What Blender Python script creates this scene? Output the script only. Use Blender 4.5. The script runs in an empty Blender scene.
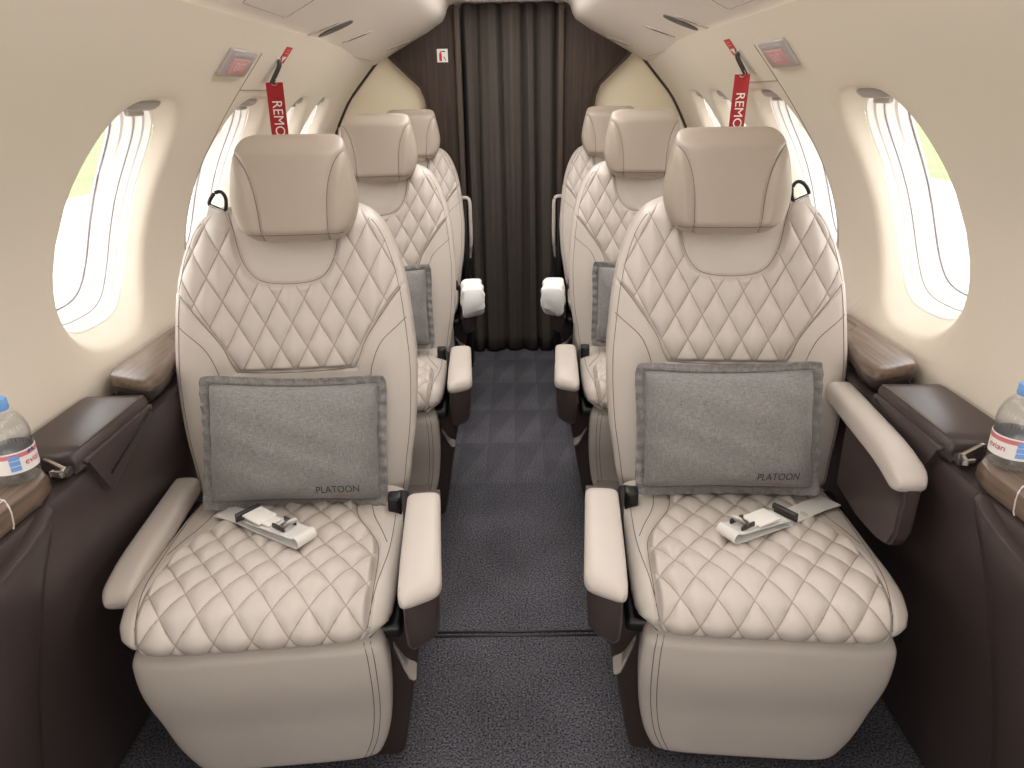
import bpy, bmesh, math, random
import numpy as np
from mathutils import Vector, Matrix, Euler
random.seed(7)
rng = np.random.RandomState(7)
PI = math.pi
scn = bpy.context.scene
COL = scn.collection

# ------------------------------------------------------------------ materials
def lin(c):
    return tuple(((v / 255) / 12.92 if v / 255 <= .04045 else ((v / 255 + .055) / 1.055) ** 2.4) for v in c) + (1,)

class M:
    pass

def mat(name, rgb, rough=.5, metal=0, noise=0, nscale=200, bump=0, bscale=300, spec=.5, var=.0, coat=0, stretch=None):
    m = bpy.data.materials.new(name); m.use_nodes = True
    nt = m.node_tree; b = nt.nodes['Principled BSDF']
    b.inputs['Roughness'].default_value = rough; b.inputs['Metallic'].default_value = metal
    b.inputs['Specular IOR Level'].default_value = spec
    b.inputs['Coat Weight'].default_value = coat; b.inputs['Coat Roughness'].default_value = .15
    b.inputs['Base Color'].default_value = lin(rgb)
    tc = nt.nodes.new('ShaderNodeTexCoord'); src = tc.outputs['Object']
    if stretch:
        mp = nt.nodes.new('ShaderNodeMapping'); mp.inputs['Scale'].default_value = stretch
        nt.links.new(src, mp.inputs['Vector']); src = mp.outputs['Vector']
    if noise:
        n = nt.nodes.new('ShaderNodeTexNoise'); n.inputs['Scale'].default_value = nscale; n.inputs['Detail'].default_value = 5
        nt.links.new(src, n.inputs['Vector'])
        r = nt.nodes.new('ShaderNodeValToRGB'); c = np.array(lin(rgb)[:3])
        r.color_ramp.elements[0].color = tuple(c * (1 - noise)) + (1,); r.color_ramp.elements[1].color = tuple(np.minimum(c * (1 + noise), 1)) + (1,)
        r.color_ramp.elements[0].position = .3; r.color_ramp.elements[1].position = .7
        nt.links.new(n.outputs['Fac'], r.inputs['Fac']); nt.links.new(r.outputs['Color'], b.inputs['Base Color'])
    if bump:
        n2 = nt.nodes.new('ShaderNodeTexNoise'); n2.inputs['Scale'].default_value = bscale; n2.inputs['Detail'].default_value = 3
        nt.links.new(src, n2.inputs['Vector'])
        bp = nt.nodes.new('ShaderNodeBump'); bp.inputs['Strength'].default_value = bump; bp.inputs['Distance'].default_value = .002
        nt.links.new(n2.outputs['Fac'], bp.inputs['Height']); nt.links.new(bp.outputs['Normal'], b.inputs['Normal'])
    return m

M.leather = mat('beige_leather', (201, 191, 182), .42, bump=.12, bscale=420, noise=.03, nscale=6)
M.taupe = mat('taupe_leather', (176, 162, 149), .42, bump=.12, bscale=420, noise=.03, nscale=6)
M.seam = mat('dark_seam_thread', (112, 98, 90), .7)
M.brown = mat('dark_brown_leather', (70, 59, 57), .34, bump=.1, bscale=400, noise=.05, nscale=8)
M.brownpl = mat('dark_brown_plastic', (64, 52, 48), .3)
M.black = mat('black_plastic', (18, 17, 17), .4)
M.wall = mat('cream_wall_fabric', (230, 219, 203), .7, bump=.03, bscale=700)
M.ceil = mat('ivory_panel', (238, 229, 218), .5)
M.bulkcream = mat('pale_yellow_panel', (240, 227, 200), .6)
M.darkwood = mat('dark_wood_veneer', (66, 54, 47), .6, spec=.25, noise=.28, nscale=9, stretch=(14, 14, .6))
M.edgewood = mat('brown_edge_band', (84, 73, 66), .8, spec=.2)
M.veneer = mat('walnut_veneer', (108, 90, 77), .38, noise=.32, nscale=7, stretch=(18, 1.2, 18), coat=.2)
M.inlay = mat('pale_inlay', (205, 195, 185), .4)
M.curtain = mat('charcoal_curtain_fabric', (80, 73, 67), .9, noise=.15, nscale=300, bump=.2, bscale=500)
M.chrome = mat('brushed_metal', (190, 184, 178), .28, metal=1)
M.satin = mat('satin_grey_metal', (205, 198, 192), .35, metal=.25)
M.web = mat('grey_webbing', (222, 219, 214), .8, noise=.08, nscale=500, bump=.3, bscale=900)
M.gun = mat('gunmetal', (80, 78, 76), .35, metal=.7)
M.white = mat('white_cloth', (248, 247, 245), .85, bump=.2, bscale=60)
M.red = mat('red_ribbon_cloth', (165, 30, 38), .75, bump=.2, bscale=700)
M.whitep = mat('white_print', (238, 232, 228), .6)
M.redp = mat('red_print', (190, 50, 50), .6)
M.pinkp = mat('pink_print', (214, 122, 124), .5)
M.blackp = mat('black_print', (34, 30, 29), .6)
M.bluep = mat('blue_print', (120, 165, 225), .5)
M.navyp = mat('navy_print', (60, 80, 140), .5)
M.grey = mat('grey_plastic_lens', (178, 168, 168), .3)
M.dgrey = mat('dark_grey_plastic', (74, 68, 66), .45)
M.greyr = mat('shade_handle_grey', (170, 162, 158), .35)
M.signred = mat('muted_red_lens', (212, 158, 156), .4)
M.subred = mat('bright_red_print', (205, 40, 42), .6)
M.cap = mat('blue_cap_plastic', (118, 168, 226), .4)
M.frame = mat('window_trim_white', (236, 232, 226), .45)
M.seal = mat('grey_window_seal', (150, 146, 150), .5)

def stitched(base):
    m = base.copy(); m.name = 'quilted_leather'; nt = m.node_tree; b = nt.nodes['Principled BSDF']; N = nt.nodes.new; L = nt.links.new
    src = b.inputs['Base Color'].links[0].from_socket
    at = N('ShaderNodeAttribute'); at.attribute_name = 'quilt'; sp = N('ShaderNodeSeparateXYZ'); L(at.outputs['Vector'], sp.inputs[0])
    def mth(op, a, c=0.0):
        k = N('ShaderNodeMath'); k.operation = op
        for i, v in enumerate((a, c)):
            if isinstance(v, (int, float)): k.inputs[i].default_value = v
            else: L(v, k.inputs[i])
        return k.outputs[0]
    ds = [mth('PINGPONG', sp.outputs[i], .5) for i in (0, 1)]
    d = mth('MINIMUM', ds[0], ds[1])
    mr = N('ShaderNodeMapRange'); mr.inputs['From Min'].default_value = .008; mr.inputs['From Max'].default_value = .032; mr.inputs['To Min'].default_value = 1; mr.inputs['To Max'].default_value = 0; L(d, mr.inputs['Value'])
    f = mth('MULTIPLY', mr.outputs[0], sp.outputs[2])
    mx = N('ShaderNodeMix'); mx.data_type = 'RGBA'; L(f, mx.inputs['Factor']); L(src, mx.inputs[6]); mx.inputs[7].default_value = lin((160, 146, 135)); L(mx.outputs[2], b.inputs['Base Color'])
    return m
M.quilted = stitched(M.leather)

def linen():
    m = mat('grey_linen', (140, 135, 130), .95)
    nt = m.node_tree; b = nt.nodes['Principled BSDF']; tc = nt.nodes['Texture Coordinate'] if 'Texture Coordinate' in nt.nodes else nt.nodes.new('ShaderNodeTexCoord')
    outs = []
    for sc in ((110, 110, 1500), (1500, 110, 110)):
        mp = nt.nodes.new('ShaderNodeMapping'); mp.inputs['Scale'].default_value = sc
        n = nt.nodes.new('ShaderNodeTexNoise'); n.inputs['Scale'].default_value = 1; n.inputs['Detail'].default_value = 2
        nt.links.new(tc.outputs['Object'], mp.inputs['Vector']); nt.links.new(mp.outputs['Vector'], n.inputs['Vector']); outs.append(n.outputs['Fac'])
    a = nt.nodes.new('ShaderNodeMath'); a.operation = 'ADD'; nt.links.new(outs[0], a.inputs[0]); nt.links.new(outs[1], a.inputs[1])
    r = nt.nodes.new('ShaderNodeValToRGB'); r.color_ramp.elements[0].position = .7 / 2; r.color_ramp.elements[1].position = 1.3 / 2
    h = nt.nodes.new('ShaderNodeMath'); h.operation = 'MULTIPLY'; h.inputs[1].default_value = .5
    nt.links.new(a.outputs[0], h.inputs[0]); nt.links.new(h.outputs[0], r.inputs['Fac'])
    r.color_ramp.elements[0].color = lin((102, 99, 97)); r.color_ramp.elements[1].color = lin((150, 147, 144))
    nt.links.new(r.outputs['Color'], b.inputs['Base Color'])
    bp = nt.nodes.new('ShaderNodeBump'); bp.inputs['Strength'].default_value = .5; bp.inputs['Distance'].default_value = .001
    nt.links.new(h.outputs[0], bp.inputs['Height']); nt.links.new(bp.outputs['Normal'], b.inputs['Normal'])
    b.inputs['Sheen Weight'].default_value = .2
    return m
M.linen = linen()

def carpet():
    m = bpy.data.materials.new('charcoal_carpet'); m.use_nodes = True; nt = m.node_tree; b = nt.nodes['Principled BSDF']
    b.inputs['Roughness'].default_value = .95; b.inputs['Specular IOR Level'].default_value = .15
    N = nt.nodes.new; L = nt.links.new
    tc = N('ShaderNodeTexCoord')
    n = N('ShaderNodeTexNoise'); n.inputs['Scale'].default_value = 230; n.inputs['Detail'].default_value = 4; L(tc.outputs['Object'], n.inputs['Vector'])
    r = N('ShaderNodeValToRGB'); r.color_ramp.elements[0].position = .33; r.color_ramp.elements[1].position = .72
    r.color_ramp.elements[0].color = lin((34, 33, 37)); r.color_ramp.elements[1].color = lin((138, 136, 145)); L(n.outputs['Fac'], r.inputs['Fac'])
    n2 = N('ShaderNodeTexNoise'); n2.inputs['Scale'].default_value = 5; n2.inputs['Detail'].default_value = 3; L(tc.outputs['Object'], n2.inputs['Vector'])
    # woven sawtooth triangles on the rear length
    sx = N('ShaderNodeSeparateXYZ'); L(tc.outputs['Object'], sx.inputs[0])
    def mth(op, a, bb=None, c=None):
        k = N('ShaderNodeMath'); k.operation = op
        for i, v in enumerate((a, bb, c)):
            if v is None: continue
            if isinstance(v, (int, float)): k.inputs[i].default_value = v
            else: L(v, k.inputs[i])
        return k.outputs[0]
    u = mth('FRACT', mth('MULTIPLY', mth('ADD', sx.outputs[0], 3.0), 1 / .1)); v = mth('FRACT', mth('MULTIPLY', sx.outputs[1], 1 / .30))
    tri = mth('SMOOTH_MIN', mth('MAXIMUM', mth('MULTIPLY', mth('SUBTRACT', u, v), 8), 0), 1, .1)
    msk = N('ShaderNodeMapRange'); msk.inputs['From Min'].default_value = 1.9; msk.inputs['From Max'].default_value = 2.3; L(sx.outputs[1], msk.inputs['Value'])
    f = mth('ADD', mth('MULTIPLY', mth('MULTIPLY', tri, msk.outputs[0]), .22), .9)
    f = mth('MULTIPLY', f, mth('ADD', mth('MULTIPLY', n2.outputs['Fac'], .9), .55))
    mx = N('ShaderNodeMix'); mx.data_type = 'RGBA'; mx.blend_type = 'MULTIPLY'; mx.inputs['Factor'].default_value = 1
    cb = N('ShaderNodeCombineXYZ'); [L(f, cb.inputs[i]) for i in range(3)]
    L(r.outputs['Color'], mx.inputs[6]); L(cb.outputs[0], mx.inputs[7]); L(mx.outputs[2], b.inputs['Base Color'])
    bp = N('ShaderNodeBump'); bp.inputs['Strength'].default_value = .6; bp.inputs['Distance'].default_value = .004
    L(n.outputs['Fac'], bp.inputs['Height']); L(bp.outputs['Normal'], b.inputs['Normal'])
    return m
M.carpet = carpet()

def glassy(name, tint, gl=.06, transp=True):
    m = bpy.data.materials.new(name); m.use_nodes = True; nt = m.node_tree; nt.nodes.clear()
    o = nt.nodes.new('ShaderNodeOutputMaterial'); t = nt.nodes.new('ShaderNodeBsdfTransparent'); g = nt.nodes.new('ShaderNodeBsdfGlossy')
    t.inputs['Color'].default_value = tint; g.inputs['Roughness'].default_value = .03
    lw = nt.nodes.new('ShaderNodeLayerWeight'); lw.inputs['Blend'].default_value = .5
    pw = nt.nodes.new('ShaderNodeMath'); pw.operation = 'POWER'; pw.inputs[1].default_value = 4; nt.links.new(lw.outputs['Facing'], pw.inputs[0])
    ma = nt.nodes.new('ShaderNodeMath'); ma.operation = 'MULTIPLY_ADD'; ma.inputs[1].default_value = .7; ma.inputs[2].default_value = .035; nt.links.new(pw.outputs[0], ma.inputs[0])
    mx = nt.nodes.new('ShaderNodeMixShader'); nt.links.new(ma.outputs[0], mx.inputs[0]); nt.links.new(t.outputs[0], mx.inputs[1]); nt.links.new(g.outputs[0], mx.inputs[2])
    nt.links.new(mx.outputs[0], o.inputs['Surface'])
    return m
M.pane = glassy('clear_window_pane', (.97, .97, .98, 1))
M.pet = glassy('clear_bottle_plastic', (.95, .96, .97, 1))
M.water = glassy('clear_water', (.96, .97, .98, 1))

# ------------------------------------------------------------------ mesh helpers
def link(o, parent=None):
    COL.objects.link(o)
    if parent is not None: o.parent = parent
    return o
def mk(name, verts, faces, m, parent=None, smooth=True, auto=None):
    me = bpy.data.meshes.new(name); me.from_pydata([tuple(v) for v in verts], [], [tuple(f) for f in faces]); me.update()
    if m: me.materials.append(m)
    if smooth:
        me.polygons.foreach_set('use_smooth', [True] * len(me.polygons))
        if auto: me.set_sharp_from_angle(angle=math.radians(auto))
    return link(bpy.data.objects.new(name, me), parent)
def frombm(name, bm, m, parent=None, smooth=True, auto=35):
    me = bpy.data.meshes.new(name); bmesh.ops.recalc_face_normals(bm, faces=bm.faces); bm.to_mesh(me); bm.free()
    if m: me.materials.append(m)
    if smooth:
        me.polygons.foreach_set('use_smooth', [True] * len(me.polygons)); me.set_sharp_from_angle(angle=math.radians(auto))
    return link(bpy.data.objects.new(name, me), parent)
def gridfaces(nu, nv, cu=False, cv=False, off=0):
    # index = i*nv + j
    f = []
    for i in range(nu if cu else nu - 1):
        for j in range(nv if cv else nv - 1):
            a = i * nv + j; b = ((i + 1) % nu) * nv + j; c = ((i + 1) % nu) * nv + (j + 1) % nv; d = i * nv + (j + 1) % nv
            f.append((a + off, b + off, c + off, d + off))
    return f
def loft(name, rings, m, parent=None, caps=True, auto=50):
    """rings: list of equally long closed loops"""
    nu, nv = len(rings), len(rings[0]); v = [p for r in rings for p in r]
    f = gridfaces(nu, nv, cv=True)
    if caps: f += [tuple(range(nv))[::-1], tuple(range((nu - 1) * nv, nu * nv))]
    bm = bmesh.new(); bv = [bm.verts.new(p) for p in v]
    for q in f:
        try: bm.faces.new([bv[i] for i in q])
        except ValueError: pass
    return frombm(name, bm, m, parent, auto=auto)
def bmbox(bm, c, s, bev=.004, seg=3, rot=None, taper=None):
    r = bmesh.ops.create_cube(bm, size=1); vs = r['verts']
    for v in vs:
        p = Vector((v.co.x * s[0], v.co.y * s[1], v.co.z * s[2]))
        if taper and v.co.z < 0: p.x *= taper[0]; p.y *= taper[1]
        if rot: p = rot @ p
        v.co = p + Vector(c)
    if bev:
        es = list({e for v in vs for e in v.link_edges})
        bmesh.ops.bevel(bm, geom=es, offset=bev, segments=seg, profile=.5, affect='EDGES')
def box(name, c, s, m, parent=None, bev=.004, seg=3, rot=None, taper=None):
    bm = bmesh.new(); bmbox(bm, c, s, bev, seg, rot, taper); return frombm(name, bm, m, parent)
def tubegeo(pts, r, n=8, closed=False, up=None):
    P = [Vector(p) for p in pts]; V = []; k = len(P)
    for i, p in enumerate(P):
        t = (P[(i + 1) % k] - P[i - 1]) if closed else (P[min(i + 1, k - 1)] - P[max(i - 1, 0)])
        t.normalize(); a = Vector((0, 0, 1)) if abs(t.z) < .9 else Vector((1, 0, 0))
        s = t.cross(a).normalized(); w = s.cross(t)
        V += [p + (s * math.cos(2 * PI * j / n) + w * math.sin(2 * PI * j / n)) * r for j in range(n)]
    F = gridfaces(k, n, cu=closed, cv=True)
    if not closed: F += [tuple(range(n))[::-1], tuple(range((k - 1) * n, k * n))]
    return V, F
def tubes(name, lines, r, m, parent=None, n=8, closed=False):
    V, F = [], []
    for l in lines:
        v, f = tubegeo(l, r, n, closed); F += [tuple(i + len(V) for i in q) for q in f]; V += v
    return mk(name, V, F, m, parent)
def prism(name, poly, axis, a, b, m, parent=None, bev=.004, seg=3, auto=35):
    """poly in the two other axes, extruded along axis from a to b"""
    bm = bmesh.new()
    def P(q, t):
        return {'x': (t, q[0], q[1]), 'y': (q[0], t, q[1]), 'z': (q[0], q[1], t)}[axis]
    A = [bm.verts.new(P(q, a)) for q in poly]; B = [bm.verts.new(P(q, b)) for q in poly]; n = len(poly)
    bm.faces.new(A); bm.faces.new(B[::-1])
    for i in range(n): bm.faces.new((A[i], B[i], B[(i + 1) % n], A[(i + 1) % n]))
    if bev: bmesh.ops.bevel(bm, geom=list(bm.edges), offset=bev, segments=seg, profile=.5, affect='EDGES', clamp_overlap=True)
    return frombm(name, bm, m, parent, auto=auto)
def smooth_poly(pts, n=6, closed=False):
    """Catmull-Rom through points (any dimension)"""
    P = [np.array(p, float) for p in pts]; out = []; k = len(P)
    rngi = range(k) if closed else range(k - 1)
    for i in rngi:
        if closed: p0, p1, p2, p3 = P[i - 1], P[i], P[(i + 1) % k], P[(i + 2) % k]
        else: p0, p1, p2, p3 = P[max(i - 1, 0)], P[i], P[i + 1], P[min(i + 2, k - 1)]
        for j in range(n):
            t = j / n
            out.append(.5 * ((2 * p1) + (-p0 + p2) * t + (2 * p0 - 5 * p1 + 4 * p2 - p3) * t * t + (-p0 + 3 * p1 - 3 * p2 + p3) * t ** 3))
    if not closed: out.append(P[-1])
    return out
def textgeo(s, size, ext=.0):
    cu = bpy.data.curves.new('t', 'FONT'); cu.body = s; cu.size = size; cu.extrude = ext; cu.align_x = 'CENTER'; cu.align_y = 'CENTER'; cu.resolution_u = 3
    ob = bpy.data.objects.new('t', cu); COL.objects.link(ob)
    dg = bpy.context.evaluated_depsgraph_get(); me = bpy.data.meshes.new_from_object(ob.evaluated_get(dg))
    bm = bmesh.new(); bm.from_mesh(me)
    # refine long edges so that the letters can bend with their surface
    for _ in range(2):
        es = [e for e in bm.edges if e.calc_length() > size * .12]
        if es: bmesh.ops.subdivide_edges(bm, edges=es, cuts=1)
    bmesh.ops.triangulate(bm, faces=bm.faces)
    V = [tuple(v.co) for v in bm.verts]; bm.verts.index_update(); F = [tuple(v.index for v in f.verts) for f in bm.faces]
    bm.free(); bpy.data.objects.remove(ob); bpy.data.curves.remove(cu); bpy.data.meshes.remove(me)
    return V, F
def empty(name, loc=(0, 0, 0), rz=0):
    o = bpy.data.objects.new(name, None); o.empty_display_size = .05; o.location = loc; o.rotation_euler = (0, 0, rz); return link(o)
def tag(o, label, cat, group=None):
    o['label'] = label; o['category'] = cat
    if group: o['group'] = group
    return o
def struct(o):
    o['kind'] = 'structure'; return o
def children(o):
    return [c for c in list(bpy.data.objects) if c.parent == o]
def sstep(a, b, x):
    t = np.clip((x - a) / (b - a), 0, 1); return t * t * (3 - 2 * t)
def interp(x, xs, ys):
    return np.interp(x, xs, ys)
def polydist(px, pz, line):
    """distance of arrays (px,pz) to a polyline"""
    d = np.full(np.shape(px), 1e9)
    for (x0, z0), (x1, z1) in zip(line[:-1], line[1:]):
        vx, vz = x1 - x0, z1 - z0; L2 = vx * vx + vz * vz + 1e-12
        t = np.clip(((px - x0) * vx + (pz - z0) * vz) / L2, 0, 1)
        d = np.minimum(d, np.hypot(px - x0 - t * vx, pz - z0 - t * vz))
    return d
AUX = {}
def quilt(u, v, wu, wv, p=.55):
    a = u / wu + v / wv; b = u / wu - v / wv
    return (np.abs(np.sin(PI * a)) * np.abs(np.sin(PI * b))) ** p

# ------------------------------------------------------------------ the cabin shell
RW, ZC = .83, .75          # inner radius of the side wall, height of its axis
YB = 3.40                  # rear bulkhead
WPZ = smooth_poly([(.50, .83), (.60, .812), (.66, .801), (.70, .803), (.75, .822), (.83, .828), (.93, .806), (1.03, .762), (1.13, .697), (1.20, .645), (1.30, .563), (1.34, .53), (1.45, .44), (1.55, .35)], 6)
WPX = [p[1] for p in WPZ]; WPZ = [p[0] for p in WPZ]
def wp(th, y, side, R=RW):
    z = ZC + RW * math.sin(th); d = R - RW
    q = min(max((y - 2.3) / 1.0, 0), 1) * min(max((z - .9) / .3, 0), 1)
    return (side * (float(np.interp(z, WPZ, WPX)) * (1 + .085 * q) + d * math.cos(th)), y, z + d * math.sin(th))
WIN_Y = [1.435, 2.00, 2.49, 2.87]
EDGES = [1.19, 1.72, 2.25, 2.68, 3.10]
TH0, TH1, THC, HTH, HY = -.26, .806, .278, .290, .165
def superell(t, n=3.0):
    c, s = math.cos(t), math.sin(t)
    return (math.copysign(abs(c) ** (2 / n), c), math.copysign(abs(s) ** (2 / n), s))
def bay_boundary(y0, y1, k=20):
    L = []
    for i in range(k): L.append((y0 + (y1 - y0) * i / k, TH0))
    for i in range(k): L.append((y1, TH0 + (TH1 - TH0) * i / k))
    for i in range(k): L.append((y1 + (y0 - y1) * i / k, TH1))
    for i in range(k): L.append((y0, TH1 + (TH0 - TH1) * i / k))
    return L
PROF = [(1.09, 1.06, 0), (1.06, 1.035, .002), (1.03, 1.012, .006), (1.008, .99, .012), (.995, .96, .020), (.985, .925, .029), (.977, .89, .037)]
def build_wall(side, name):
    V, F = [], []
    def add_grid(y0, y1, n):
        off = len(V); k = 20
        for i in range(n + 1):
            for j in range(k + 1): V.append(wp(TH0 + (TH1 - TH0) * j / k, y0 + (y1 - y0) * i / n, side))
        for q in gridfaces(n + 1, k + 1): F.append(tuple(a + off for a in q))
    add_grid(-.6, .0, 3); add_grid(.98, EDGES[0], 2)
    for yc, y0, y1 in list(zip(WIN_Y, EDGES[:-1], EDGES[1:])) + [(.24, .0, .49), (.74, .49, .98)]:
        B = bay_boundary(y0, y1); n = len(B); off = len(V)
        S = []
        for (y, th) in B:
            t = math.atan2((th - THC) / HTH, (y - yc) / HY); S.append(superell(t))
        rings = []
        a0, a1 = PROF[0][0], PROF[0][1]
        for k in range(8):
            w = 1 - k / 8
            rings.append([wp(THC + a1 * s[1] * HTH * (1 - w) + (th - THC) * w, yc + a0 * s[0] * HY * (1 - w) + (y - yc) * w, side) for (y, th), s in zip(B, S)])
        for ay, at_, d in PROF:
            rings.append([wp(THC + at_ * s[1] * HTH, yc + ay * s[0] * HY, side, RW + d) for s in S])
        for r in rings: V.extend(r)
        for q in gridfaces(len(rings), n, cv=True): F.append(tuple(a + off for a in q))
    add_grid(EDGES[-1], YB + .06, 2)
    o = mk(name, V, F, M.wall); bm = bmesh.new(); bm.from_mesh(o.data); bmesh.ops.remove_doubles(bm, verts=bm.verts, dist=1e-5)
    bmesh.ops.recalc_face_normals(bm, faces=bm.faces); bm.to_mesh(o.data); bm.free()
    return struct(o)
wl = build_wall(-1, 'wall_left'); wr = build_wall(1, 'wall_right')

k = 0
for side in (-1, 1):
    for yc in WIN_Y + [.24, .74]:
        k += 1
        w = empty('window_%d' % k, wp(THC, yc, side, RW + .08)); struct(w); bpy.context.view_layer.update()
        o3 = Vector(w.location)
        def ring(a, R, n=64, b=None):
            b = b or a
            return [Vector(wp(THC + b * superell(2 * PI * i / n)[1] * HTH, yc + a * superell(2 * PI * i / n)[0] * HY, side, R)) - o3 for i in range(n)]
        FR = [(.975, .0375, .888), (.966, .040, .876), (.962, .052, .866), (.952, .055, .846), (.948, .069, .836), (.938, .072, .816), (.934, .088, .806), (.924, .092, .782), (.918, .118, .772), (1.02, .118, .93), (1.02, .042, .93)]
        fr = loft('window_frame', [ring(a_, RW + d_, 64, b_) for a_, d_, b_ in FR], M.frame, w, caps=False, auto=25)
        for q_, (a_, d_, b_) in enumerate(((.917, .112, .770), (.945, .070, .832))):
            v, f = tubegeo(ring(a_, RW + d_, 64, b_), (.0022, .0010)[q_], 6, closed=True); mk('window_seal', v, f, M.seal, w)
        pn = loft('pane', [ring(.922, RW + .113, 64, .776), ring(.922, RW + .117, 64, .776)], M.pane, w)
        # pull handle of the window shade, at the top of the reveal
        P = []
        for i in range(9):
            yy = yc - .015 + (i - 4) * .0165; q = 1 - ((i - 4) / 4) ** 4 * .5
            sec = []
            for j in range(10):
                a = 2 * PI * j / 10; dth = .016 * math.sin(a) * q; dr = .012 * math.cos(a) * q
                sec.append(Vector(wp(THC + HTH * .93 + dth + .004, yy, side, RW + .020 + dr)) - o3)
            P.append(sec)
        hd = loft('shade_handle', P, M.greyr, w)
        hd2 = box('handle_grip', Vector(wp(THC + HTH * .865, yc - .015, side, RW + .024)) - o3, (.012, .06, .014), M.satin, hd, .004)

# seams of the emergency exit panels
for s, nm in ((-1, 'trim_1'), (1, 'trim_2')):
    pts = [wp(TH0 + (.72 - TH0) * i / 60, 1.82, s, RW - .0002) for i in range(61)]
    l2 = [wp(.602, 1.82 + .28 * i / 10, s, RW - .0002) for i in range(11)]
    struct(tubes(nm, [pts, l2], .0013, mat('panel_joint', (150, 138, 122), .8), n=6))

# ceiling: centre vault, overhead panels
V = []
for i in range(2):
    for j in range(13):
        th = PI / 2 - .34 + .68 * j / 12; V.append((.83 * math.cos(th), (-.6, YB + .06)[i], ZC + .835 * math.sin(th)))
ce = struct(mk('ceiling', V, gridfaces(2, 13), M.ceil))
OPRO = [(.625, 1.316), (.60, 1.319), (.575, 1.328), (.54, 1.345), (.44, 1.397), (.34, 1.449), (.30, 1.474), (.278, 1.488), (.264, 1.51), (.256, 1.535), (.24, 1.556), (.22, 1.562), (.22, 1.60), (.50, 1.60), (.64, 1.42)]
def opl(x):     # height of the panel's underside at |x|
    return float(np.interp(x, [p[0] for p in OPRO[:9]][::-1], [p[1] for p in OPRO[:9]][::-1]))
for s, nm in ((-1, 'left'), (1, 'right')):
    rings = [[(s * x, y, z) for x, z in OPRO] for y in np.linspace(-.6, YB - .03, 12)]
    # the tail end tapers in a little
    rings.append([(s * (x * .995 + .002), YB - .018, z + .004) for x, z in OPRO])
    o = struct(loft('overhead_panel', rings, M.ceil, auto=40))
    # hatch outline pressed in the panel
    struct(tubes('trim_3' if s < 0 else 'trim_4', [[(s * .56, -.6 + i * .2, opl(.56) - .001) for i in range(20)]], .001, M.taupe, n=6))
    struct(tubes('trim_5' if s < 0 else 'trim_6', [[(s * (.445 + .05 * c), 1.66 + .13 * d, opl(.445 + .05 * c) - .0005) for c, d in [(1, -1), (1, 1), (.9, 1.1), (-.9, 1.1), (-1, 1), (-1, -1), (-.9, -1.1), (.9, -1.1)]]], .0011, M.taupe, n=6, closed=True))
    def slot(name, x0, x1, y, w, m, parent, depth=.003):
        # lens lying across the panel at y, following its slope
        n = 20; ring_ = []
        a = Vector((s * x0, y[0], opl(x0))); b = Vector((s * x1, y[1], opl(x1))); d = (b - a); ln = d.length; d.normalize()
        nrm = Vector((-s * .42, 0, -1)).normalized(); e = d.cross(nrm).normalized(); nrm = e.cross(d).normalized()
        if nrm.z > 0: nrm = -nrm
        c = (a + b) / 2; rings = []
        for sc, dz in ((1, -.004), (1, depth * .5), (.9, depth), (.6, depth * .8)):
            rings.append([c + d * (math.copysign(abs(math.cos(2 * PI * i / n)) ** .8, math.cos(2 * PI * i / n)) * ln / 2 * (1 - (1 - sc) * .3)) + e * (math.sin(2 * PI * i / n) * w / 2 * sc) + nrm * dz for i in range(n)])
        return loft(name, rings, m, parent, auto=30)
    sd = 'left' if s < 0 else 'right'
    y0 = 2.22; t = empty('overhead_vent_unit', (0, 0, 0))
    tag(t, 'dark oval lens between two narrow slots in the %s overhead panel' % sd, 'overhead light')
    slot('oval_lens', .44, .515, (y0 + .045, y0 - .045), .058, M.dgrey, t)
    slot('slot_cover', .455, .525, (y0 - .06, y0 - .13), .018, M.taupe, t); slot('slot_opening', .458, .50, (y0 - .065, y0 - .105), .013, M.dgrey, t)
    slot('slot_cover', .435, .515, (y0 + .36, y0 + .24), .026, M.taupe, t); slot('slot_opening', .455, .50, (y0 + .335, y0 + .265), .016, M.dgrey, t)
    t2 = empty('overhead_slot'); tag(t2, 'small single slot near the tail end of the %s overhead panel' % sd, 'air slot')
    slot('slot_cover', .41, .49, (3.29, 3.15), .028, M.taupe, t2); slot('slot_opening', .44, .475, (3.235, 3.175), .012, M.dgrey, t2)

# floor
fl = struct(box('floor', (0, 1.45, -.03), (1.75, 4.2, .06), M.carpet, bev=0))
sm = struct(tubes('trim_7', [[(-.32, 1.37, .0005), (0, 1.372, .0005), (.32, 1.37, .0005)], [(-.32, 1.385, .0005), (.32, 1.385, .0005)]], .0035, M.black, n=8))

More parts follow.
